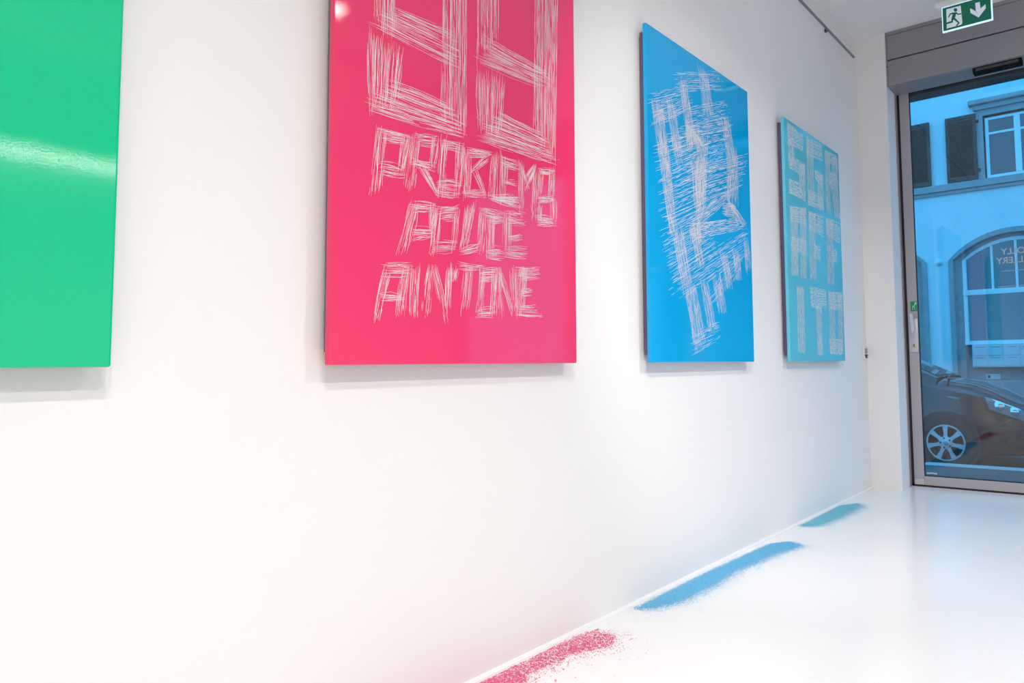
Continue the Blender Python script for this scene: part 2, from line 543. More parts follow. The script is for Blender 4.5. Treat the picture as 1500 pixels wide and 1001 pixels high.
# ------------------------------------------------------------------ the coloured panels
ZB, ZT, XF = 0.9073, 2.2719, 0.05


def crop(x0, y0, s):
    return lambda u, v: (x0 + u * s, y0 + v * s)


CR = {'N': crop(460, 0, .2697), 'A': crop(530, 180, .11988), 'B': crop(670, 200, .13986), 'C': crop(570, 280, .14667),
      'D': crop(530, 370, .11988), 'E': crop(660, 370, .11988), 'F': crop(1140, 160, .16983), 'G': crop(1140, 300, .11988),
      'H': crop(1140, 410, .12487), 'I': crop(940, 90, .14986), 'J': crop(940, 200, .14986), 'K': crop(960, 340, .18981)}


def panel(name, label, y0, y1, m):
    t = empty(name, (0.0, (y0 + y1) / 2, ZB), label, 'artwork', 'glossy coloured panels on the wall')
    MB().box(0.032, XF, y0, y1, ZB, ZT, 0.004).build('panel_board', m, t)
    ins = 0.012
    MB().box(0.012, 0.032, y0 + ins, y1 - ins, ZB + ins + 0.02, ZT - 0.03).build('backing_frame', 'backing', t)
    for yy in (y0 + 0.03, y1 - 0.10):
        MB().tube([(0.010, yy, ZT - 0.04), (0.010, yy, 3.128)], 0.0004, 5).build('hanging_wire', 'wire', t)
        MB().box(0.004, 0.014, yy - 0.006, yy + 0.006, ZT - 0.055, ZT - 0.02, 0.002).build('wire_clip', 'plastic_dark', t)
    return t


def scratches(parent, bars, mname, spacing, wd, y0, y1, name='scratched_letter', jit=0.007, over=0.02, dash=0.0, fan=0.05):
    """bars: (crop key, a0, a1, b0, b1): scratch lines run from edge a0-a1 to edge b0-b1"""
    V, F = [], []
    r = rnd
    m = 0.004
    for key, a0, a1, b0, b1 in bars:
        fn = CR[key]
        P = [hit(*fn(*p), 0, XF)[1:] for p in (a0, a1, b0, b1)]
        width = max(np.linalg.norm(P[1] - P[0]), np.linalg.norm(P[3] - P[2]))
        n = max(3, int(width / spacing))
        for i in range(n):
            s = (i + r.uniform(0.0, 1.0)) / n
            s2 = min(1.03, max(-.03, s + r.gauss(0, fan)))
            A = P[0] + (P[1] - P[0]) * s
            B = P[2] + (P[3] - P[2]) * s2
            d = B - A
            L = np.linalg.norm(d)
            if L < 1e-4:
                continue
            e0, e1 = r.gauss(0, over), r.gauss(0, over)
            t0, t1 = min(max(-e0 / L, -.12), .3), 1 + min(max(e1 / L, -.3), .12)
            if r.random() < 0.3:
                if r.random() < .5:
                    t0 += r.uniform(0, .35)
                else:
                    t1 -= r.uniform(0, .35)
            spans = [(t0, t1)]
            if dash > 0:
                spans = []
                t = t0
                while t < t1:
                    ln_ = r.uniform(.4, 1.6) * dash / L
                    spans.append((t, min(t + ln_, t1)))
                    t += ln_ + r.uniform(.05, .5) * dash / L
            nn = np.array([-d[1], d[0]]) / L
            bow = r.gauss(0, jit * .5)
            for (ta, tb) in spans:
                ll = (tb - ta) * L
                if ll < 0.003:
                    continue
                nseg = int(min(6, max(2, ll / 0.03)))
                ww = wd * r.uniform(.5, 1.45)
                base = len(V)
                px = XF + 0.0003 + 0.0003 * r.random()
                for k in range(nseg + 1):
                    t = ta + (tb - ta) * k / nseg
                    q = A + d * t + nn * (bow * math.sin(math.pi * t) + r.gauss(0, jit * .10))
                    h = ww / 2 * (0.4 if k in (0, nseg) else r.uniform(.7, 1.2))
                    for sg_ in (-1, 1):
                        p = q + nn * h * sg_
                        V.append((px, min(max(p[0], y0 + m), y1 - m), min(max(p[1], ZB + m), ZT - m)))
                for k in range(nseg):
                    F.append((base + 2 * k, base + 2 * k + 1, base + 2 * k + 3, base + 2 * k + 2))
    mb = MB()
    mb.v, mb.f = V, F
    o = mb.build(name, mname, parent, fix=False)
    o['kind'] = 'stuff'
    return o


G1, PK0, PK1, BL0, BL1, TE0, TE1 = 0.5186, 0.9572, 1.8778, 2.3341, 3.2668, 3.7195, 4.6326
pg = panel('art_panel', 'plain glossy emerald green panel on the white wall', G1 - 0.92, G1, 'panel_green')
pp = panel('art_panel', 'glossy pink panel scratched with 99 PROBLEMS POLICE AINT ONE', PK0, PK1, 'panel_pink')
pb = panel('art_panel', 'glossy bright blue panel with dense overlapping white scratch marks', BL0, BL1, 'panel_blue')
pt = panel('art_panel', 'pale turquoise panel lettered SGRAFFITO in three rows', TE0, TE1, 'panel_teal')

PINK = {
    'nine_a': [('N', (700, -560), (838, -560), (690, 600), (830, 745)), ('N', (322, -520), (455, -520), (325, 130), (440, 190)),
               ('N', (330, -560), (330, -420), (820, -560), (820, -420)),
               ('N', (455, 45), (340, 155), (745, 175), (780, 375)), ('N', (285, 175), (485, 290), (292, 590), (450, 560)),
               ('N', (430, 430), (305, 605), (755, 580), (825, 755))],
    'nine_b': [('N', (1205, -540), (1332, -540), (1195, 700), (1312, 890)), ('N', (882, -520), (1003, -520), (885, 290), (1003, 215)),
               ('N', (890, -540), (890, -400), (1320, -540), (1320, -400)),
               ('N', (960, 205), (895, 345), (1268, 390), (1235, 480)), ('N', (882, 385), (1038, 445), (890, 690), (1015, 720)),
               ('N', (1025, 610), (888, 765), (1250, 730), (1308, 895))],
    'p1': [('A', (165, 60), (300, 150), (95, 860), (240, 830)), ('A', (190, 50), (300, 250), (600, 150), (500, 260)),
           ('A', (470, 200), (600, 170), (430, 570), (520, 590)), ('A', (250, 460), (240, 640), (510, 540), (510, 690))],
    'r1': [('A', (590, 170), (720, 180), (510, 790), (660, 820)), ('A', (660, 130), (700, 290), (930, 170), (910, 300)),
           ('A', (860, 180), (950, 190), (820, 540), (900, 520)), ('A', (640, 440), (620, 520), (900, 480), (880, 600)),
           ('A', (680, 540), (790, 540), (895, 890), (930, 850))],
    'o1': [('A', (960, 190), (1050, 230), (900, 900), (1020, 880)), ('A', (960, 190), (1010, 330), (1240, 250), (1190, 370)),
           ('A', (1150, 280), (1260, 300), (1130, 860), (1210, 900)), ('A', (930, 690), (920, 890), (1190, 720), (1180, 930))],
    'b1': [('B', (60, 110), (150, 230), (60, 630), (140, 560)), ('B', (110, 110), (120, 230), (380, 170), (280, 220)),
           ('B', (300, 180), (340, 260), (150, 330), (160, 390)), ('B', (150, 360), (220, 370), (270, 640), (320, 640)),
           ('B', (70, 560), (80, 640), (290, 560), (310, 650))],
    'l1': [('B', (350, 220), (440, 180), (320, 620), (410, 640)), ('B', (350, 610), (360, 670), (620, 600), (650, 750))],
    'e1': [('B', (450, 180), (530, 230), (440, 690), (510, 680)), ('B', (440, 190), (500, 340), (650, 260), (650, 370)),
           ('B', (490, 450), (490, 500), (630, 460), (610, 530)), ('B', (460, 610), (480, 700), (640, 620), (650, 770))],
    'm1': [('B', (630, 280), (700, 300), (640, 760), (690, 780)), ('B', (630, 250), (670, 260), (730, 540), (760, 540)),
           ('B', (800, 290), (830, 330), (710, 400), (720, 590)), ('B', (790, 330), (840, 350), (760, 840), (830, 840))],
    's1': [('B', (840, 350), (910, 370), (830, 630), (880, 640)), ('B', (850, 330), (860, 400), (1020, 350), (960, 410)),
           ('B', (960, 340), (1025, 350), (950, 620), (1020, 640)), ('B', (840, 630), (850, 700), (1040, 620), (980, 690)),
           ('B', (970, 640), (1040, 640), (970, 910), (1040, 890)), ('B', (840, 820), (830, 940), (980, 830), (1040, 940)),
           ('B', (840, 700), (890, 740), (840, 880), (880, 880))],
    'p2': [('C', (200, 100), (290, 160), (80, 600), (190, 600)), ('C', (210, 90), (260, 220), (460, 110), (430, 220)),
           ('C', (400, 130), (470, 140), (390, 400), (440, 430)), ('C', (240, 350), (250, 500), (430, 370), (430, 470))],
    'o2': [('C', (440, 150), (530, 200), (400, 650), (490, 590)), ('C', (480, 150), (520, 300), (680, 140), (660, 290)),
           ('C', (640, 200), (710, 180), (610, 600), (670, 600)), ('C', (470, 480), (450, 620), (660, 480), (660, 610))],
    'l2': [('C', (750, 170), (870, 110), (700, 590), (790, 520)), ('C', (720, 570), (710, 640), (880, 510), (890, 610))],
    'i2': [('C', (900, 200), (970, 210), (860, 570), (950, 610))],
    'c2': [('C', (980, 220), (1070, 260), (970, 660), (1050, 650)), ('C', (900, 160), (1010, 320), (1150, 220), (1130, 320)),
           ('C', (980, 580), (970, 680), (1130, 560), (1130, 700))],
    'e2': [('C', (1140, 220), (1230, 260), (1130, 600), (1220, 590)), ('C', (1170, 190), (1190, 340), (1350, 220), (1350, 360)),
           ('C', (1200, 450), (1200, 500), (1320, 430), (1320, 500)), ('C', (1180, 550), (1140, 660), (1370, 560), (1370, 690))],
    'a3': [('D', (250, 200), (350, 290), (130, 800), (240, 800)), ('D', (270, 110), (260, 300), (610, 120), (560, 290)),
           ('D', (480, 230), (590, 200), (400, 790), (530, 760)), ('D', (210, 490), (220, 610), (500, 520), (490, 600))],
    'i3': [('D', (600, 210), (720, 180), (580, 770), (680, 770))],
    'n3': [('D', (800, 180), (870, 180), (720, 720), (830, 760)), ('D', (850, 170), (920, 180), (980, 800), (1060, 840)),
           ('D', (1030, 200), (1110, 130), (1010, 640), (1080, 720))],
    'q3': [('E', (10, 190), (110, 170), (10, 340), (80, 340))],
    't3': [('E', (100, 110), (130, 230), (390, 160), (370, 220)), ('E', (160, 200), (270, 200), (120, 730), (220, 700))],
    'o3': [('E', (350, 200), (430, 260), (310, 740), (410, 720)), ('E', (380, 190), (360, 360), (600, 170), (510, 360)),
           ('E', (500, 250), (580, 230), (480, 800), (540, 720)), ('E', (330, 690), (310, 800), (520, 670), (530, 800))],
    'n4': [('E', (540, 230), (620, 230), (560, 760), (650, 780)), ('E', (560, 180), (620, 200), (730, 770), (770, 740)),
           ('E', (710, 200), (810, 200), (750, 740), (830, 700))],
    'e4': [('E', (840, 210), (940, 230), (810, 760), (910, 720)), ('E', (800, 170), (860, 340), (1070, 160), (1080, 330)),
           ('E', (860, 440), (870, 540), (1000, 430), (980, 530)), ('E', (870, 650), (800, 770), (1040, 640), (1100, 790))],
}
for k, bars in PINK.items():
    big = k.startswith('nine')
    scratches(pp, bars, 'scratch_white', 0.0023 if big else 0.0021, 0.00095, PK0, PK1,
              jit=0.007 if big else 0.005, over=0.016 if big else 0.008, fan=0.04 if big else 0.09, dash=0.16 if big else 0.09)

BANDS = [
    ('I', (100, 430), (210, 430), (175, 1000), (260, 980)), ('J', (150, 60), (260, 60), (262, 880), (335, 870)),
    ('I', (240, 400), (325, 430), (320, 960), (405, 960)), ('I', (365, 230), (440, 230), (440, 770), (535, 760)),
    ('I', (545, 60), (650, 160), (605, 500), (700, 490)), ('I', (780, 590), (860, 590), (830, 960), (920, 960)),
    ('J', (830, 130), (940, 160), (830, 660), (940, 640)), ('J', (540, -40), (650, 60), (520, 720), (620, 690)),
    ('I', (430, 580), (540, 720), (430, 820), (640, 880)), ('J', (480, 260), (620, 260), (520, 700), (620, 690)),
    ('J', (850, 640), (895, 670), (930, 880), (1020, 850)), ('J', (800, 650), (800, 770), (900, 640), (920, 800)),
    ('J', (460, 880), (560, 780), (480, 1010), (580, 1010)),
    ('K', (130, 0), (215, 0), (205, 430), (285, 430)), ('K', (270, 0), (335, 0), (320, 240), (375, 240)),
    ('K', (228, 480), (315, 440), (295, 900), (385, 800)), ('K', (350, 400), (415, 430), (410, 750), (470, 740)),
    ('K', (440, 370), (505, 340), (490, 610), (548, 600)), ('K', (500, 180), (560, 200), (545, 410), (595, 420)),
    ('K', (590, 140), (645, 150), (620, 350), (668, 350)), ('K', (680, 50), (720, 80), (700, 320), (738, 260)),
]
HATCH = [
    ('I', (345, 95), (400, 300), (740, 95), (780, 290)), ('I', (90, 305), (130, 640), (440, 225), (470, 470)),
    ('I', (470, 440), (480, 760), (800, 390), (860, 640)), ('I', (310, 650), (330, 870), (860, 560), (870, 760)),
    ('I', (120, 450), (150, 620), (330, 420), (350, 560)),
    ('J', (150, 60), (205, 480), (550, -60), (520, 330)), ('J', (420, 120), (430, 460), (820, 0), (800, 300)),
    ('J', (520, 280), (540, 680), (1000, 180), (950, 520)), ('J', (210, 480), (230, 980), (640, 300), (660, 760)),
    ('K', (150, 340), (230, 510), (690, -20), (715, 180)), ('K', (280, 780), (310, 945), (470, 700), (485, 850)),
    ('K', (70, 60), (170, 330), (400, -120), (480, 120)), ('K', (420, 430), (440, 560), (640, 200), (660, 320)),
    ('J', (560, 700), (520, 900), (900, 500), (830, 640)), ('J', (480, 850), (520, 1000), (900, 800), (1030, 900)),
]
for i in range(len(BANDS)):
    scratches(pb, BANDS[i:i + 1], 'scratch_grey', 0.0019, 0.0012, BL0, BL1, name='scratch_marks', jit=0.005, over=0.03, dash=0.06, fan=0.10)
for b_ in HATCH:
    scratches(pb, [b_], 'scratch_grey', 0.0046, 0.0013, BL0, BL1, name='scratch_marks', jit=0.005, over=0.04, dash=0.08, fan=0.03)

TEAL = {
    's': [('F', (75, 112), (80, 300), (215, 220), (215, 365)), ('F', (75, 120), (132, 150), (87, 490), (142, 480)),
          ('F', (87, 390), (95, 510), (228, 470), (232, 590)), ('F', (175, 480), (230, 470), (180, 700), (237, 800)),
          ('F', (90, 600), (95, 725), (182, 640), (237, 800))],
    'g': [('F', (240, 230), (300, 290), (255, 830), (310, 830)), ('F', (240, 230), (245, 400), (377, 310), (382, 450)),
          ('F', (310, 520), (320, 600), (380, 560), (387, 700)), ('F', (340, 560), (387, 570), (340, 840), (392, 870)),
          ('F', (255, 690), (260, 830), (387, 760), (392, 880))],
    'r': [('F', (400, 350), (447, 380), (415, 880), (452, 910)), ('F', (400, 350), (402, 470), (502, 400), (505, 480)),
          ('F', (460, 400), (512, 430), (462, 640), (515, 660)), ('F', (440, 540), (440, 640), (502, 560), (515, 670)),
          ('F', (450, 640), (512, 660), (490, 930), (537, 950))],
    'a': [('G', (140, 20), (240, 60), (165, 860), (245, 870)), ('G', (265, 40), (340, 40), (275, 890), (352, 910)),
          ('G', (140, 10), (150, 200), (335, 40), (337, 240)), ('G', (160, 390), (160, 560), (340, 420), (342, 610))],
    'f': [('G', (370, 80), (450, 110), (390, 910), (467, 930)), ('G', (370, 80), (375, 310), (545, 130), (555, 390)),
          ('G', (440, 480), (440, 650), (515, 500), (517, 690))],
    'f2': [('G', (580, 160), (670, 200), (605, 970), (685, 990)), ('G', (580, 160), (590, 370), (750, 230), (752, 470)),
           ('G', (660, 540), (660, 690), (715, 550), (717, 720))],
    'i': [('H', (215, 70), (300, 85), (235, 860), (320, 860))],
    't': [('H', (370, 80), (385, 320), (560, 120), (570, 330)), ('H', (440, 300), (510, 310), (460, 890), (522, 890))],
    'o': [('H', (585, 140), (660, 150), (605, 850), (672, 840)), ('H', (700, 160), (752, 160), (702, 860), (762, 860)),
          ('H', (585, 130), (600, 350), (750, 150), (752, 350)), ('H', (600, 690), (610, 870), (760, 700), (762, 880))],
}
for k, bars in TEAL.items():
    scratches(pt, bars, 'scratch_pale', 0.0018, 0.0018, TE0, TE1, jit=0.004, over=0.004, dash=0.05)


# ------------------------------------------------------------------ paint dust on the floor under the panels
def inside(px, py, poly):
    c = np.zeros(len(px), bool)
    n = len(poly)
    for i in range(n):
        x1_, y1_ = poly[i]
        x2_, y2_ = poly[(i + 1) % n]
        if y1_ == y2_:
            continue
        cond = ((y1_ > py) != (y2_ > py)) & (px < (x2_ - x1_) * (py - y1_) / (y2_ - y1_) + x1_)
        c ^= cond
    return c


def dust(name, label, poly, extra, n, n_tail, size, tail, mname, seed, thin=False, spread=0.0):
    g = np.random.default_rng(seed)
    P = np.array([hit(*p, 2, 0.0)[:2] for p in poly] + extra)
    lo, hi = P.min(0), P.max(0)
    pts = []
    tot = 0
    while tot < n + n_tail:
        q = lo + (hi - lo) * g.random((40000, 2))
        q = q[inside(q[:, 0], q[:, 1], P)]
        pts.append(q)
        tot += len(q)
    q = np.concatenate(pts)[:n + n_tail]
    q[:n] += g.normal(0, 0.008, (n, 2))
    q[:n, 0] += np.abs(g.normal(0, spread, n)) * (g.random(n) < 0.45)
    if thin:
        q = q[g.random(len(q)) < np.interp(q[:, 1], [1.44, 1.52, 1.62, 1.80, 2.0], [1.0, .62, .42, .46, .3])]
        n = int(n * len(q) / (n + n_tail))
        n_tail = len(q) - n
        g.shuffle(q)
    t = g.exponential(tail, n_tail)
    q[n:, 0] += t * 0.9
    q[n:, 1] += g.normal(0, tail * 1.1, n_tail)
    q = q[q[:, 0] > 0.0145]
    k = len(q)
    s = size * np.exp(g.normal(0, 0.35, k))
    a = g.random(k) * 2 * np.pi
    u = np.stack([np.cos(a), np.sin(a), g.normal(0, .08, k)], 1) * s[:, None] * .5
    v = np.stack([-np.sin(a), np.cos(a), g.normal(0, .08, k)], 1) * (s * g.uniform(.5, 1.0, k))[:, None] * .5
    c = np.stack([q[:, 0], q[:, 1], s * .08 + g.random(k) * 0.0006 + 0.0003], 1)
    V = np.stack([c - u - v, c + u - v, c + u + v, c - u + v], 1).reshape(-1, 3)
    V[:, 2] = np.maximum(V[:, 2], 0.0002)
    V[:, 0] = np.maximum(V[:, 0], 0.0135)
    me = bpy.data.meshes.new(name)
    me.vertices.add(4 * k)
    me.vertices.foreach_set('co', V.astype(np.float32).ravel())
    me.loops.add(4 * k)
    me.loops.foreach_set('vertex_index', np.arange(4 * k, dtype=np.int32))
    me.polygons.add(k)
    me.polygons.foreach_set('loop_start', np.arange(0, 4 * k, 4, dtype=np.int32))
    me.update(calc_edges=True)
    me.validate()
    me.materials.append(MATS[mname])
    o = bpy.data.objects.new(name, me)
    COL.objects.link(o)
    return tag(o, label, 'paint dust', kind='stuff')


c1 = lambda u, v: (680 + u * .41333, 720 + v * .41333)
c5 = lambda u, v: (680 + u * .17333, 890 + v * .17333)
dust('paint_dust', 'scattered pink paint flakes on the floor beneath the pink panel',
     [c5(420, 488), c5(930, 248), c5(1130, 185), c5(1290, 250), c5(1240, 330), c5(900, 400), c5(700, 500), c5(520, 565), c5(505, 645)],
     [[0.13, 1.40], [0.11, 1.1], [0.05, 0.95], [0.015, 0.97], [0.015, 1.45]], 26000, 11000, 0.0024, 0.034, 'dust_pink', 3, True)
dust('paint_dust', 'drift of bright blue paint dust on the floor beneath the blue panel',
     [c1(600, 417), c1(860, 287), c1(1080, 187), c1(1150, 178), c1(1185, 190), c1(1080, 225), c1(950, 280), c1(860, 335), c1(750, 388), c1(660, 410)],
     [], 60000, 22000, 0.0019, 0.034, 'dust_blue', 4, spread=0.03)
dust('paint_dust', 'small drift of turquoise paint dust on the floor near the door',
     [c1(1185, 124), c1(1250, 92), c1(1330, 51), c1(1395, 42), c1(1385, 58), c1(1320, 92), c1(1240, 122)],
     [], 34000, 12000, 0.0020, 0.034, 'dust_teal', 5, spread=0.035)


# ------------------------------------------------------------------ lamps of the room
LAMP = 0.265


def spot(nm, x, y, z, target, power, angle, blend, label, radius=0.018, col=(1.0, 0.95, 0.90)):
    d = (Vector(target) - Vector((x, y, z))).normalized()
    t = empty(nm + '_spotlight_offscreen', (x, y, ZC), label, 'spotlight', 'track spotlights on the ceiling')
    MB().box(x - .02, x + .02, y - .05, y + .05, ZC - 0.05, ZC - 0.02, 0.004).build('track_adapter', 'spot_black', t)
    p = Vector((x, y, z))
    back = p - d * 0.16
    MB().tube([(x, y, ZC - 0.05), tuple(back + d * 0.04)], 0.008, 8).build('bracket', 'spot_black', t)
    MB().tube([tuple(back), tuple(back + d * .02), tuple(p - d * .012)], [0.03, 0.042, 0.045], 20).build('lamp_head', 'spot_black', t, smooth=True)
    MB().tube([tuple(p - d * .011), tuple(p - d * .007)], 0.036, 20).build(nm + '_spotlight_lens_offscreen', 'lamp_disc', t)
    ld = bpy.data.lights.new(nm + '_spot_beam_offscreen', 'SPOT')
    ld.energy = power * LAMP
    ld.spot_size = math.radians(angle)
    ld.spot_blend = blend
    ld.shadow_soft_size = radius
    ld.color = col
    lo = bpy.data.objects.new(nm + '_spot_beam_offscreen', ld)
    COL.objects.link(lo)
    lo.matrix_world = Matrix.Translation(p) @ d.to_track_quat('-Z', 'Y').to_matrix().to_4x4()
    lo.parent = t
    lo.matrix_parent_inverse = parent_inv(t)
    return t


def track(x, y0_, y1_, label):
    m = MB().box(x - .017, x + .017, y0_, y1_, ZC - 0.02, ZC, 0.002)
    tag(m.build('lamp_track', 'spot_black'), label, 'track')


track(1.76, -3.0, 1.6, 'black lamp track on the ceiling near the panel wall')
track(3.3, -3.0, 4.6, 'black lamp track on the ceiling nearer the opposite wall')
# shadows under the panels and the beam edge by the blue panel place these three over the camera
spot('green_panel', 1.76, -0.15, 3.05, (0, 0.05, -0.30), 230, 80, 0.9, 'black track spotlight aimed at the green panel')
spot('pink_panel', 1.76, 0.20, 3.05, (0, 1.50, -0.30), 240, 80, 0.9, 'black track spotlight aimed at the pink panel')
spot('blue_panel', 1.76, 0.42, 3.05, (0, 3.60, 0.90), 760, 46, 0.65, 'black track spotlight aimed at the blue panel')


def downlight(nm, x, y, power, label):
    t = empty(nm + '_downlight_offscreen', (x, y, ZC), label, 'downlight', 'round ceiling downlights')
    MB().lathe([(0.075, 0.0), (0.075, -0.008), (0.055, -0.010), (0.052, -0.002)], (x, y, ZC), 'Z', 28).build('ring', 'plastic_white', t, smooth=True)
    MB().lathe([(0.052, -0.003), (0.0, -0.003)], (x, y, ZC), 'Z', 28).build(nm + '_downlight_lens_offscreen', 'lamp_disc', t)
    ld = bpy.data.lights.new(nm + '_downlight_beam_offscreen', 'SPOT')
    ld.energy = power * LAMP
    ld.spot_size = math.radians(130)
    ld.spot_blend = 0.7
    ld.shadow_soft_size = 0.05
    ld.color = (1.0, 0.95, 0.90)
    lo = bpy.data.objects.new(nm + '_downlight_beam_offscreen', ld)
    lo.location = (x, y, ZC - 0.02)
    COL.objects.link(lo)
    lo.parent = t
    lo.matrix_parent_inverse = parent_inv(t)


# the first shows as the highlight at the top of the pink panel; its row runs on behind the camera
downlight('door_end', 2.70, 2.63, 1250, 'round ceiling downlight over the middle of the floor')
downlight('middle', 2.70, 0.33, 560, 'round ceiling downlight in the middle of its row')
downlight('back', 2.70, -1.97, 1150, 'round ceiling downlight at the back of the room')


tl_ = empty('tube_lamp_offscreen', (4.99, 1.6, 2.44), 'slim white tube lamp on the wall facing the panels', 'tube lamp')
MB().box(4.95, 5.0, 0.75, 2.35, 2.53, 2.57, 0.004).build('lamp_body', 'plastic_white', tl_)
MB().tube([(4.94, 0.80, 2.49), (4.94, 2.30, 2.49)], 0.013, 14).build('lamp_tube_offscreen', 'led_tube', tl_, smooth=True)
for yy in (0.78, 2.30):
    MB().box(4.925, 5.0, yy, yy + 0.02, 2.47, 2.53, 0.003).build('lamp_holder', 'plastic_white', tl_)

# ------------------------------------------------------------------ the street
ZR = -0.36
struct('sidewalk', MB().box(-14, 18, 5.562, 6.72, -0.5, -0.004), 'paving', 'dark pavement outside the glass door', 'pavement')
kb = empty('kerb', (0, 6.8, 0), 'pale stone kerb along the pavement edge', 'kerb', kind='structure')
for i in range(-7, 9):
    MB().box(i * 1.6, i * 1.6 + 1.588, 6.722, 6.90, -0.5, 0.0, 0.012).build('kerb_block', 'kerb_stone', kb)
struct('road', MB().box(-40, 40, 6.90, 14.4, ZR - 0.2, ZR), 'asphalt', 'dark asphalt street between the gallery and the houses', 'road')
struct('far_sidewalk', MB().box(-40, 40, 14.4, 16.6, ZR - 0.2, ZR + 0.12), 'paving', 'pavement along the foot of the house opposite', 'pavement')

# ------------------------------------------------------------------ house across the street
FY = 16.0
hs = empty('building', (0, FY, ZR), 'pale rendered townhouse with arched ground floor across the street', 'building')
AP = 2.9
AC = [-0.24 + AP * k for k in range(-3, 4)]       # arch centres
WC = [-0.12 + AP * k for k in range(-3, 4)]       # upper window centres
WX0, WX1 = -10.2, 10.0
Z0, ZL0, ZL1, ZTOP = ZR + 0.12, 4.345, 4.555, 10.2
SPR, RISE, AHW = 2.96, 0.52, 1.21


def arch_z(dx, hw=AHW, rise=RISE, spr=SPR):
    R_ = (hw * hw + rise * rise) / (2 * rise)
    return spr + math.sqrt(max(R_ * R_ - dx * dx, 0)) - (R_ - rise)


wl = MB()
edges = [WX0]
for c in AC:
    edges += [c - AHW, c + AHW]
edges.append(WX1)
for i in range(0, len(edges), 2):                 # piers
    if edges[i + 1] > edges[i]:
        wl.box(edges[i], edges[i + 1], FY, FY + 0.4, Z0, ZL0)
for c in AC:                                      # spandrels over the arches
    n = 14
    for k in range(n):
        xa, xb = c - AHW + 2 * AHW * k / n, c - AHW + 2 * AHW * (k + 1) / n
        wl.prism([(xa, arch_z(xa - c)), (xb, arch_z(xb - c)), (xb, ZL0), (xa, ZL0)], 1, FY, FY + 0.4)
OW, OZ0, OZ1 = 0.60, 4.555, 5.86
floors = [(OZ0, OZ1), (OZ0 + 3.0, OZ1 + 3.0)]
zprev = ZL0
for (za_, zb2) in floors:
    if za_ > zprev:
        wl.box(WX0, WX1, FY, FY + 0.4, zprev, za_)
    xs = [WX0]
    for c in WC:
        xs += [c - OW, c + OW]
    xs.append(WX1)
    for i in range(0, len(xs), 2):
        wl.box(xs[i], xs[i + 1], FY, FY + 0.4, za_, zb2)
    zprev = zb2
wl.box(WX0, WX1, FY, FY + 0.4, zprev, ZTOP)
wl.build('house_wall', 'plaster', hs)
MB().box(WX0, WX1, FY + 2.2, FY + 2.3, Z0, ZTOP).build('room_back', 'house_room', hs)
MB().box(WX0, WX1, FY + 0.4, FY + 2.2, ZL0 - 0.2, ZL0).box(WX0, WX1, FY + 0.4, FY + 2.2, 7.2, 7.3).build('house_floor', 'house_room', hs)
MB().box(WX0, WX1, FY + 0.0, FY + 2.3, ZTOP, ZTOP + 0.2).build('roof_slab', 'stone', hs)
MB().box(WX0 - .3, WX1 + .3, FY - 0.5, FY + 0.3, ZTOP + 0.2, ZTOP + 0.45).build('eaves', 'stone', hs)
lg = MB().box(WX0, WX1, FY - 0.10, FY - 0.001, ZL0 + 0.07, ZL1, 0.01)
lg.box(WX0, WX1, FY - 0.055, FY - 0.001, ZL0, ZL0 + 0.07, 0.01)
lg.build('string_course', 'stone', hs)


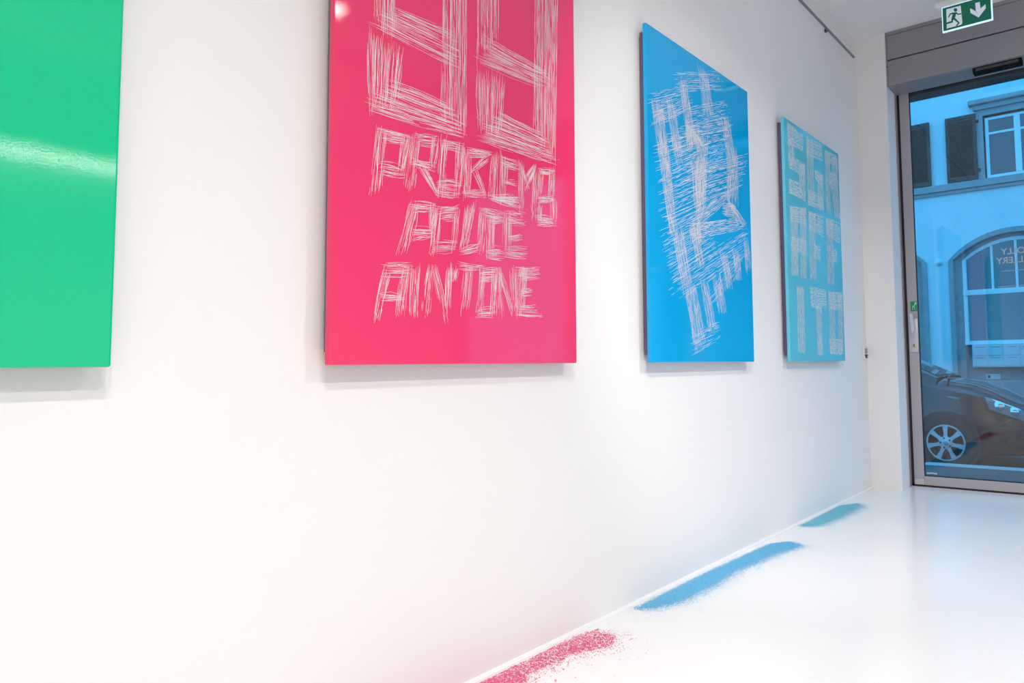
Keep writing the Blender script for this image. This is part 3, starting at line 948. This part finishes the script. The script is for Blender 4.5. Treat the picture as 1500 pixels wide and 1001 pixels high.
def make_window(c, z0, z1):
    sur = MB()
    sur.box(c - OW - 0.12, c - OW, FY - 0.04, FY + 0.10, z0, z1 + 0.12)
    sur.box(c + OW, c + OW + 0.12, FY - 0.04, FY + 0.10, z0, z1 + 0.12)
    sur.box(c - OW, c + OW, FY - 0.04, FY + 0.10, z1, z1 + 0.12)
    sur.box(c - OW - 0.16, c + OW + 0.16, FY - 0.10, FY - 0.001, z1 + 0.12, z1 + 0.22, 0.01)
    sur.box(c - OW - 0.24, c + OW + 0.24, FY - 0.18, FY - 0.001, z1 + 0.22, z1 + 0.32, 0.02)
    s = sur.build('window_surround', 'stone', hs)
    fr = MB()
    a, b = c - OW + 0.03, c + OW - 0.03
    fr.box(a, a + 0.06, FY + 0.03, FY + 0.08, z0 + .02, z1 - .04).box(b - 0.06, b, FY + 0.03, FY + 0.08, z0 + .02, z1 - .04)
    fr.box(a + .06, b - .06, FY + 0.03, FY + 0.08, z0 + .02, z0 + .08).box(a + .06, b - .06, FY + 0.03, FY + 0.08, z1 - .09, z1 - .04)
    fr.box(c - 0.055, c + 0.055, FY + 0.015, FY + 0.08, z0 + .08, z1 - .09)
    zt = z0 + (z1 - z0) * 0.70
    fr.box(a + .06, c - .055, FY + 0.03, FY + 0.07, zt, zt + 0.045).box(c + .055, b - .06, FY + 0.03, FY + 0.07, zt, zt + 0.045)
    f = fr.build('window_frame', 'frame_white', hs)
    for (p, q) in ((a + .06, c - .055), (c + .055, b - .06)):
        MB().box(p, q, FY + 0.048, FY + 0.054, z0 + .08, zt).build('pane', 'window_glass', f)
        MB().box(p, q, FY + 0.048, FY + 0.054, zt + .045, z1 - .09).build('pane', 'window_glass', f)
    for sd in (-1, 1):
        xa = c + sd * (OW + 0.12)
        xb = c + sd * (OW + 0.12 + 0.575)
        xa, xb = min(xa, xb), max(xa, xb)
        sm = MB()
        t = 0.06
        sm.box(xa, xa + t, FY - 0.085, FY - 0.042, z0 + .02, z1 + .07).box(xb - t, xb, FY - 0.085, FY - 0.042, z0 + .02, z1 + .07)
        zz = z0 + .02
        for zq in (z0 + .02, z1 - .01):
            sm.box(xa + t, xb - t, FY - 0.085, FY - 0.042, zq, zq + 0.08)
        so = sm.build('shutter', 'shutter_green', hs)
        lv_ = MB()
        z = z0 + 0.11
        while z < z1 - 0.03:
            if True:
                lv_.add([(xa + t, FY - 0.08, z - .004), (xb - t, FY - 0.08, z - .004), (xb - t, FY - 0.046, z + .026), (xa + t, FY - 0.046, z + .026),
                         (xa + t, FY - 0.08, z + .004), (xb - t, FY - 0.08, z + .004), (xb - t, FY - 0.046, z + .034), (xa + t, FY - 0.046, z + .034)],
                        [(0, 1, 2, 3), (7, 6, 5, 4), (0, 4, 5, 1), (1, 5, 6, 2), (2, 6, 7, 3), (3, 7, 4, 0)])
            z += 0.030
        lo_ = lv_.build('louvre_slats', 'shutter_green', so)
        lo_['kind'] = 'stuff'
        hx = c + sd * (OW + 0.10)
        for zq in (z0 + 0.18, z1 - 0.12):
            MB().box(hx - 0.04, hx + 0.03, FY - 0.10, FY - 0.041, zq, zq + 0.05, .005).build('hinge', 'shutter_green', so)


for c in WC[2:6]:
    make_window(c, *floors[0])
for c in WC[2:5]:
    make_window(c, *floors[1])


def make_arch(c):
    # stone surround: outer rim proud of the wall, inner reveal
    n = 20
    su = MB()
    hw2, rise2 = AHW - 0.05, RISE - 0.03
    ow, orise = AHW + 0.03, RISE + 0.05

    def strip(h_out, r_out, h_in, r_in, ya_, yb_):
        for k in range(n):
            t0_, t1_ = -1 + 2 * k / n, -1 + 2 * (k + 1) / n
            A = (c + t0_ * h_out, arch_z(t0_ * h_out, h_out, r_out))
            B = (c + t1_ * h_out, arch_z(t1_ * h_out, h_out, r_out))
            C_ = (c + t1_ * h_in, arch_z(t1_ * h_in, h_in, r_in))
            D_ = (c + t0_ * h_in, arch_z(t0_ * h_in, h_in, r_in))
            su.prism([A, B, C_, D_], 1, ya_, yb_)
        for sd in (-1, 1):
            xa, xb = sorted((c + sd * h_out, c + sd * h_in))
            su.box(xa, xb, ya_, yb_, Z0, SPR)
    strip(ow, orise, AHW - 0.06, RISE - 0.05, FY - 0.05, FY + 0.10)
    strip(AHW - 0.06, RISE - 0.05, AHW - 0.20, RISE - 0.12, FY + 0.10, FY + 0.115)
    s = su.build('arch_surround', 'stone', hs)
    h1, r1_ = AHW - 0.20, RISE - 0.12
    h2, r2_ = AHW - 0.28, RISE - 0.19
    fr = MB()
    for k in range(n):
        t0_, t1_ = -1 + 2 * k / n, -1 + 2 * (k + 1) / n
        fr.prism([(c + t0_ * h1, arch_z(t0_ * h1, h1, r1_)), (c + t1_ * h1, arch_z(t1_ * h1, h1, r1_)),
                  (c + t1_ * h2, arch_z(t1_ * h2, h2, r2_)), (c + t0_ * h2, arch_z(t0_ * h2, h2, r2_))], 1, FY + 0.12, FY + 0.18)
    for sd in (-1, 1):
        xa, xb = sorted((c + sd * h1, c + sd * h2))
        fr.box(xa, xb, FY + 0.12, FY + 0.18, 1.22, SPR)
    fr.box(c - h1, c + h1, FY + 0.10, FY + 0.19, 2.235, 2.34)
    fr.box(c - h1, c + h1, FY + 0.07, FY + 0.20, 1.22, 1.30)
    for bx_ in (-0.46, -0.03, 0.40):
        zt = arch_z(bx_, h2, r2_)
        fr.box(c + bx_ - 0.022, c + bx_ + 0.022, FY + 0.13, FY + 0.17, 2.34, zt)
    f = fr.build('arch_window_frame', 'frame_white', hs)
    xs_ = [-h2, -0.46, -0.03, 0.40, h2]
    for a_, b_ in zip(xs_[:-1], xs_[1:]):
        pl = [(c + a_, 2.34), (c + b_, 2.34)] + [(c + b_ + (a_ - b_) * k / 6, arch_z(b_ + (a_ - b_) * k / 6, h2, r2_)) for k in range(7)]
        MB().prism(pl, 1, FY + 0.148, FY + 0.154).build('pane', 'window_glass', f)
    MB().box(c - h2, c + h2, FY + 0.148, FY + 0.154, 1.30, 2.235).build('pane', 'window_glass', f)
    MB().box(c - h1, c + h1, FY + 0.2, FY + 0.35, Z0, 1.22).build('plinth_panel', 'stone', hs)
    MB().box(c - AHW - 0.1, c + AHW + 0.1, FY - 0.09, FY + 0.19, Z0, 0.50, 0.01).build('plinth_base', 'stone', hs)


for c in AC[2:6]:
    make_arch(c)

# letterboxes under the arched window, wall lamp, street number plate
lb = empty('letterbox_unit', (-0.24, FY + 0.1, 0.77), 'two rows of pale letterboxes under the arched window', 'letterboxes')
MB().box(-1.10, 0.62, FY - 0.08, FY + 0.198, 0.765, 1.212, 0.004).build('box_body', 'letterbox', lb)
dm = None
for r_ in range(2):
    for k in range(6):
        if dm is None:
            dm = MB().box(-1.085, -0.835, FY - 0.095, FY - 0.081, 0.79, 0.985, 0.003).build('box_door', 'letterbox', lb)
            sl_ = MB().box(-1.05, -0.87, FY - 0.098, FY - 0.0955, 0.945, 0.965).build('mail_slot', 'slot_grey', dm)
        else:
            o = dm.copy()
            COL.objects.link(o)
            o.parent = lb
            o.matrix_parent_inverse = dm.matrix_parent_inverse.copy()
            o.location = Vector((k * 0.282, 0, r_ * 0.21))
            s2_ = sl_.copy()
            COL.objects.link(s2_)
            s2_.parent = o
            s2_.matrix_parent_inverse = sl_.matrix_parent_inverse.copy()
wlamp = empty('wall_lamp', (-1.66, FY, 2.95), 'small white dome lamp on the pier between the arches', 'lamp')
MB().lathe([(0.075, 0), (0.075, -0.02), (0.06, -0.03)], (-1.662, FY, 2.946), 'Y', 20).build('lamp_base', 'plastic_white', wlamp, smooth=True)
MB().lathe([(0.058, -0.03), (0.055, -0.06), (0.035, -0.085), (0.0, -0.095)], (-1.662, FY, 2.946), 'Y', 20).build('lamp_dome', 'frame_white', wlamp, smooth=True)
np_ = empty('name_plate', (-0.8, FY + .19, 0.6), 'small pale plate on the dark plinth under the letterboxes', 'plate')
q0, q1 = hit(1444, 548, 1, FY + .19), hit(1466, 556, 1, FY + .19)
MB().box(q0[0], q1[0], FY + 0.185, FY + 0.199, q1[2], q0[2], 0.003).build('plate', 'letterbox', np_)
MB().box(q0[0] + .04, q0[0] + .08, FY + 0.181, FY + 0.185, q1[2] + .03, q0[2] - .03).build('plate_mark', 'plastic_dark', np_)

# ------------------------------------------------------------------ parked car
YC, HWD = 9.9, 0.9
car = empty('car', (-1.5, YC, ZR), 'black car parked at the kerb outside the door', 'car')
# x, low, shoulder z, top z, half width (heights above the road)
SEC = [(0.74, .30, .52, .60, .42), (0.70, .22, .58, .68, .60), (0.58, .19, .66, .76, .735), (0.42, .18, .735, .825, .815), (0.20, .18, .825, .935, .865),
       (0.0, .18, .885, 1.01, .885), (-0.25, .18, .93, 1.05, .90), (-0.55, .18, .965, 1.075, .90), (-0.85, .18, .98, 1.085, .90), (-1.6, .18, .985, 1.09, .90),
       (-2.4, .18, .99, 1.09, .90), (-3.0, .18, .99, 1.09, .895), (-3.4, .20, .98, 1.08, .86), (-3.66, .24, .94, 1.05, .78), (-3.78, .34, .80, .98, .66)]


def sec(x):
    xs_ = [s[0] for s in SEC][::-1]
    return [float(np.interp(x, xs_, [s[i] for s in SEC][::-1])) for i in range(1, 5)]


def half(x):
    lo_, sh_, tp, hw = sec(x)
    return [(0.0, lo_), (hw * .80, lo_), (hw * .95, lo_ + .06), (hw * .995, lo_ + .18), (hw, (lo_ + sh_) / 2), (hw * .99, sh_ - .09), (hw * .975, sh_ - .015),
            (hw * .90, sh_ + .018), (hw * .80, sh_ + (tp - sh_) * .58), (hw * .5, tp - .015), (0.0, tp)]


body = MB()
xs_ = []
for a, b in zip(SEC[:-1], SEC[1:]):
    n = 3
    xs_ += [a[0] + (b[0] - a[0]) * k / n for k in range(n)]
xs_.append(SEC[-1][0])
ring = []
for x in xs_:
    h = half(x)
    ring.append([(x, YC - y, z + ZR) for y, z in h] + [(x, YC + y, z + ZR) for y, z in h[-2:0:-1]])
nr = len(ring[0])
body.add([p for r_ in ring for p in r_],
         [(i * nr + k, i * nr + (k + 1) % nr, (i + 1) * nr + (k + 1) % nr, (i + 1) * nr + k) for i in range(len(ring) - 1) for k in range(nr)]
         + [tuple(range(nr)), tuple(range((len(ring) - 1) * nr, len(ring) * nr))[::-1]])
body.build('car_body', 'car_black', car, smooth=True)
# cabin: roof shell and windows
cab = [(-0.36, 1.065, .70), (-0.85, 1.29, .66), (-1.35, 1.455, .60), (-2.1, 1.49, .58), (-2.6, 1.44, .58), (-3.0, 1.28, .62), (-3.38, 1.08, .66)]
cr_ = MB()
rings = []
for x, zt, hw in cab:
    zb0 = 0.95
    rings.append([(x, YC - .80, zb0 + ZR), (x, YC - (.80 + (hw - .80) * .95), zb0 + (zt - zb0) * .92 + ZR), (x, YC - hw * .85, zt + ZR), (x, YC, zt + .012 + ZR),
                  (x, YC + hw * .85, zt + ZR), (x, YC + (.80 + (hw - .80) * .95), zb0 + (zt - zb0) * .92 + ZR), (x, YC + .80, zb0 + ZR)])
nr = 7
cr_.add([p for r_ in rings for p in r_], [(i * nr + k, i * nr + k + 1, (i + 1) * nr + k + 1, (i + 1) * nr + k) for i in range(len(rings) - 1) for k in range(nr - 1)])
cr_.build('roof_shell', 'car_black', car, smooth=True)


def cpt(i, j, t, u, off):
    a, b = rings[i], rings[i + 1]
    p = [Vector(q) for q in (a[j], a[j + 1], b[j], b[j + 1])]
    n_ = ((p[1] - p[0]).cross(p[2] - p[0]))
    n_.normalize()
    q = p[0].lerp(p[1], u).lerp(p[2].lerp(p[3], u), t)
    c0 = Vector((-2.0, YC, 0.8 + ZR))
    if n_.dot(q - c0) < 0:
        n_ = -n_
    return q + n_ * off


ws = MB()
for i in (0, 1):
    for j in (2, 3):
        u0, u1 = (.06, 1.0) if j == 2 else (0.0, .94)
        ws.add([cpt(i, j, t, u, .006) for t, u in ((.05 if i == 0 else 0, u0), (.05 if i == 0 else 0, u1), (1 if i == 0 else .9, u1), (1 if i == 0 else .9, u0))], [(0, 1, 2, 3)])
ws.build('windscreen', 'car_glass', car)
rw = MB()
for i in (4, 5):
    for j in (2, 3):
        rw.add([cpt(i, j, t, u, .006) for t, u in ((.1, .04), (.1, .96), (.95, .96), (.95, .04))], [(0, 1, 2, 3)])
rw.build('rear_window', 'car_glass', car)
for j in (0, 5):
    for grp in ((1, 2), (3, 4)):
        sw_ = MB()
        for i in grp:
            u0, u1 = (.08, .88) if j == 0 else (.12, .92)
            ta, tb = (.06, 1.0) if i == grp[0] else (0.0, .92)
            sw_.add([cpt(i, j, t, u, .006) for t, u in ((ta, u0), (ta, u1), (tb, u1), (tb, u0))], [(0, 1, 2, 3)])
        sw_.build('side_window', 'car_glass', car)
# wiper at the foot of the windscreen
MB().tube([(-0.24, YC - .70, 1.045 + ZR), (-0.30, YC - .35, 1.075 + ZR), (-0.32, YC + .05, 1.085 + ZR)], 0.012, 6).build('wiper', 'car_trim', car)


def surf(x, v, off):
    """near side of the body: v runs from low (0) to the bonnet centre (10)"""
    h = half(x)
    i = min(int(v), 9)
    t = v - i
    y = h[i][0] + (h[i + 1][0] - h[i][0]) * t
    z = h[i][1] + (h[i + 1][1] - h[i][1]) * t
    return x, y, z


def patch(x0_, x1_, v0, v1, off, nx=8, nv=5, side=-1, skew=0.0):
    m = MB()
    vs_, fs_ = [], []
    e = 1e-3
    for i in range(nx + 1):
        for j in range(nv + 1):
            v = v0 + (v1 - v0) * j / nv
            x = x0_ + (x1_ - x0_) * i / nx + skew * (j / nv)
            p = np.array(surf(x, v, 0))
            dx = np.array(surf(x - e, v, 0)) - p
            dv = np.array(surf(x, min(v + e, 9.99), 0)) - p
            nrm = np.cross(dx, dv)
            nrm /= np.linalg.norm(nrm) + 1e-12
            if nrm[1] < 0 and nrm[2] < 0.0 or nrm[1] < -0.2:
                nrm = -nrm
            p = p + nrm * off
            vs_.append((p[0], YC + side * p[1], p[2] + ZR))
    for i in range(nx):
        for j in range(nv):
            a = i * (nv + 1) + j
            fs_.append((a, a + 1, a + nv + 2, a + nv + 1))
    return m.add(vs_, fs_)


for sd in (-1, 1):
    hl = patch(0.20, 0.56, 4.9, 6.5, 0.010, side=sd, skew=-0.05).build('headlight', 'lamp_lens', car, smooth=True)
    patch(0.16, 0.60, 4.75, 6.7, 0.005, side=sd, skew=-0.05).build('headlight_bezel', 'car_trim', car, smooth=True)
    patch(0.24, 0.50, 6.05, 6.4, 0.014, side=sd, skew=-0.02).build('light_strip', 'strip_white', hl, smooth=True)
    for xx, rr in ((0.29, 0.062), (0.43, 0.055)):
        p = surf(xx, 5.55, 0)
        MB().lathe([(rr, 0), (rr * .8, .012 * sd), (0.0, .022 * sd)], (p[0], YC + sd * (p[1] + .004), p[2] + ZR), 'Y', 16).build('lamp_reflector', 'lamp_chrome', hl, smooth=True)
    patch(0.35, 0.66, 2.2, 3.2, 0.006, side=sd).build('bumper_vent', 'car_trim', car, smooth=True)
    patch(-2.5, -0.75, 1.9, 2.4, 0.008, side=sd).build('side_sill', 'car_trim', car, smooth=True)
    patch(-0.22, -0.10, 5.0, 5.3, 0.006, side=sd).build('side_repeater', 'lamp_lens', car, smooth=True)
    for (a, b) in ((-1.70, -0.86), (-2.55, -1.72)):
        dl = MB()
        for xx in (a, b):
            q = patch(xx - .004, xx + .004, 2.5, 6.0, 0.002, 1, 6, sd)
            dl.add(q.v, q.f)
        dl.build('door_seam', 'car_trim', car)
        q = patch(a + .06, a + .24, 5.15, 5.4, 0.02, 4, 2, sd)
        q.build('door_handle', 'car_black', car, smooth=True)
    mr = MB().box(-0.98, -0.86, YC + sd * .98 - .09, YC + sd * .98 + .09, 1.03 + ZR, 1.15 + ZR, 0.03)
    mr.build('side_mirror', 'car_black', car, smooth=True)
gr = MB().box(0.66, 0.752, YC - .36, YC + .36, .44 + ZR, .60 + ZR, 0.02)
gr.build('grille', 'car_trim', car)

WR, RIMR = 0.318, 0.205
for xw in (-0.255, -2.95):
    for sd in (-1, 1):
        yo = YC + sd * 0.918
        c0 = (xw, yo, ZR + WR)
        MB().lathe([(0.365, -0.02 * sd), (0.365, -0.012 * sd), (0.0, -0.012 * sd)], c0, 'Y', 40).build('wheel_arch', 'car_trim', car, smooth=True)
        wh = MB().lathe([(RIMR + .004, -0.22 * sd), (WR - .02, -0.22 * sd), (WR, -0.19 * sd), (WR, -0.02 * sd), (WR - .015, 0.006 * sd), (RIMR + .03, 0.012 * sd), (RIMR + .002, 0.004 * sd)],
                        c0, 'Y', 44).build('tyre', 'tyre', car, smooth=True)
        al = MB().lathe([(RIMR + .004, 0.004 * sd), (RIMR + .002, 0.011 * sd), (RIMR - .012, 0.011 * sd), (RIMR - .018, 0.0), (RIMR - .02, -0.05 * sd)], c0, 'Y', 44)
        for k in range(7):
            a = math.pi / 2 + 2 * math.pi * k / 7
            ca, sa = math.cos(a), math.sin(a)
            pl = [(0.045, -.026), (0.11, -.019), (RIMR - .012, -.030), (RIMR - .012, .030), (0.11, .019), (0.045, .026)]
            al.prism([(c0[0] + r_ * ca - t_ * sa, c0[2] + r_ * sa + t_ * ca) for r_, t_ in pl], 1, yo - 0.012 * sd, yo + 0.007 * sd)
        al.lathe([(0.075, -0.02 * sd), (0.072, 0.008 * sd), (0.05, 0.012 * sd), (0.0, 0.012 * sd)], c0, 'Y', 28)
        rim = al.build('alloy_rim', 'alloy', wh, smooth=True)
        MB().lathe([(0.03, 0.0125 * sd), (0.026, 0.016 * sd), (0.0, 0.017 * sd)], c0, 'Y', 20).build('hub_cap', 'lamp_chrome', wh, smooth=True)
        ln = MB()
        for k in range(5):
            a = math.pi / 2 + .3 + 2 * math.pi * k / 5
            ln.lathe([(0.011, 0.0122 * sd), (0.011, 0.0135 * sd), (0, .0135 * sd)], (c0[0] + .056 * math.cos(a), yo, c0[2] + .056 * math.sin(a)), 'Y', 10)
        ln.build('wheel_bolts', 'car_trim', wh)
        MB().lathe([(RIMR - .03, -0.09 * sd), (RIMR - .03, -0.08 * sd), (0, -0.08 * sd)], c0, 'Y', 30).build('brake_disc', 'car_trim', wh)
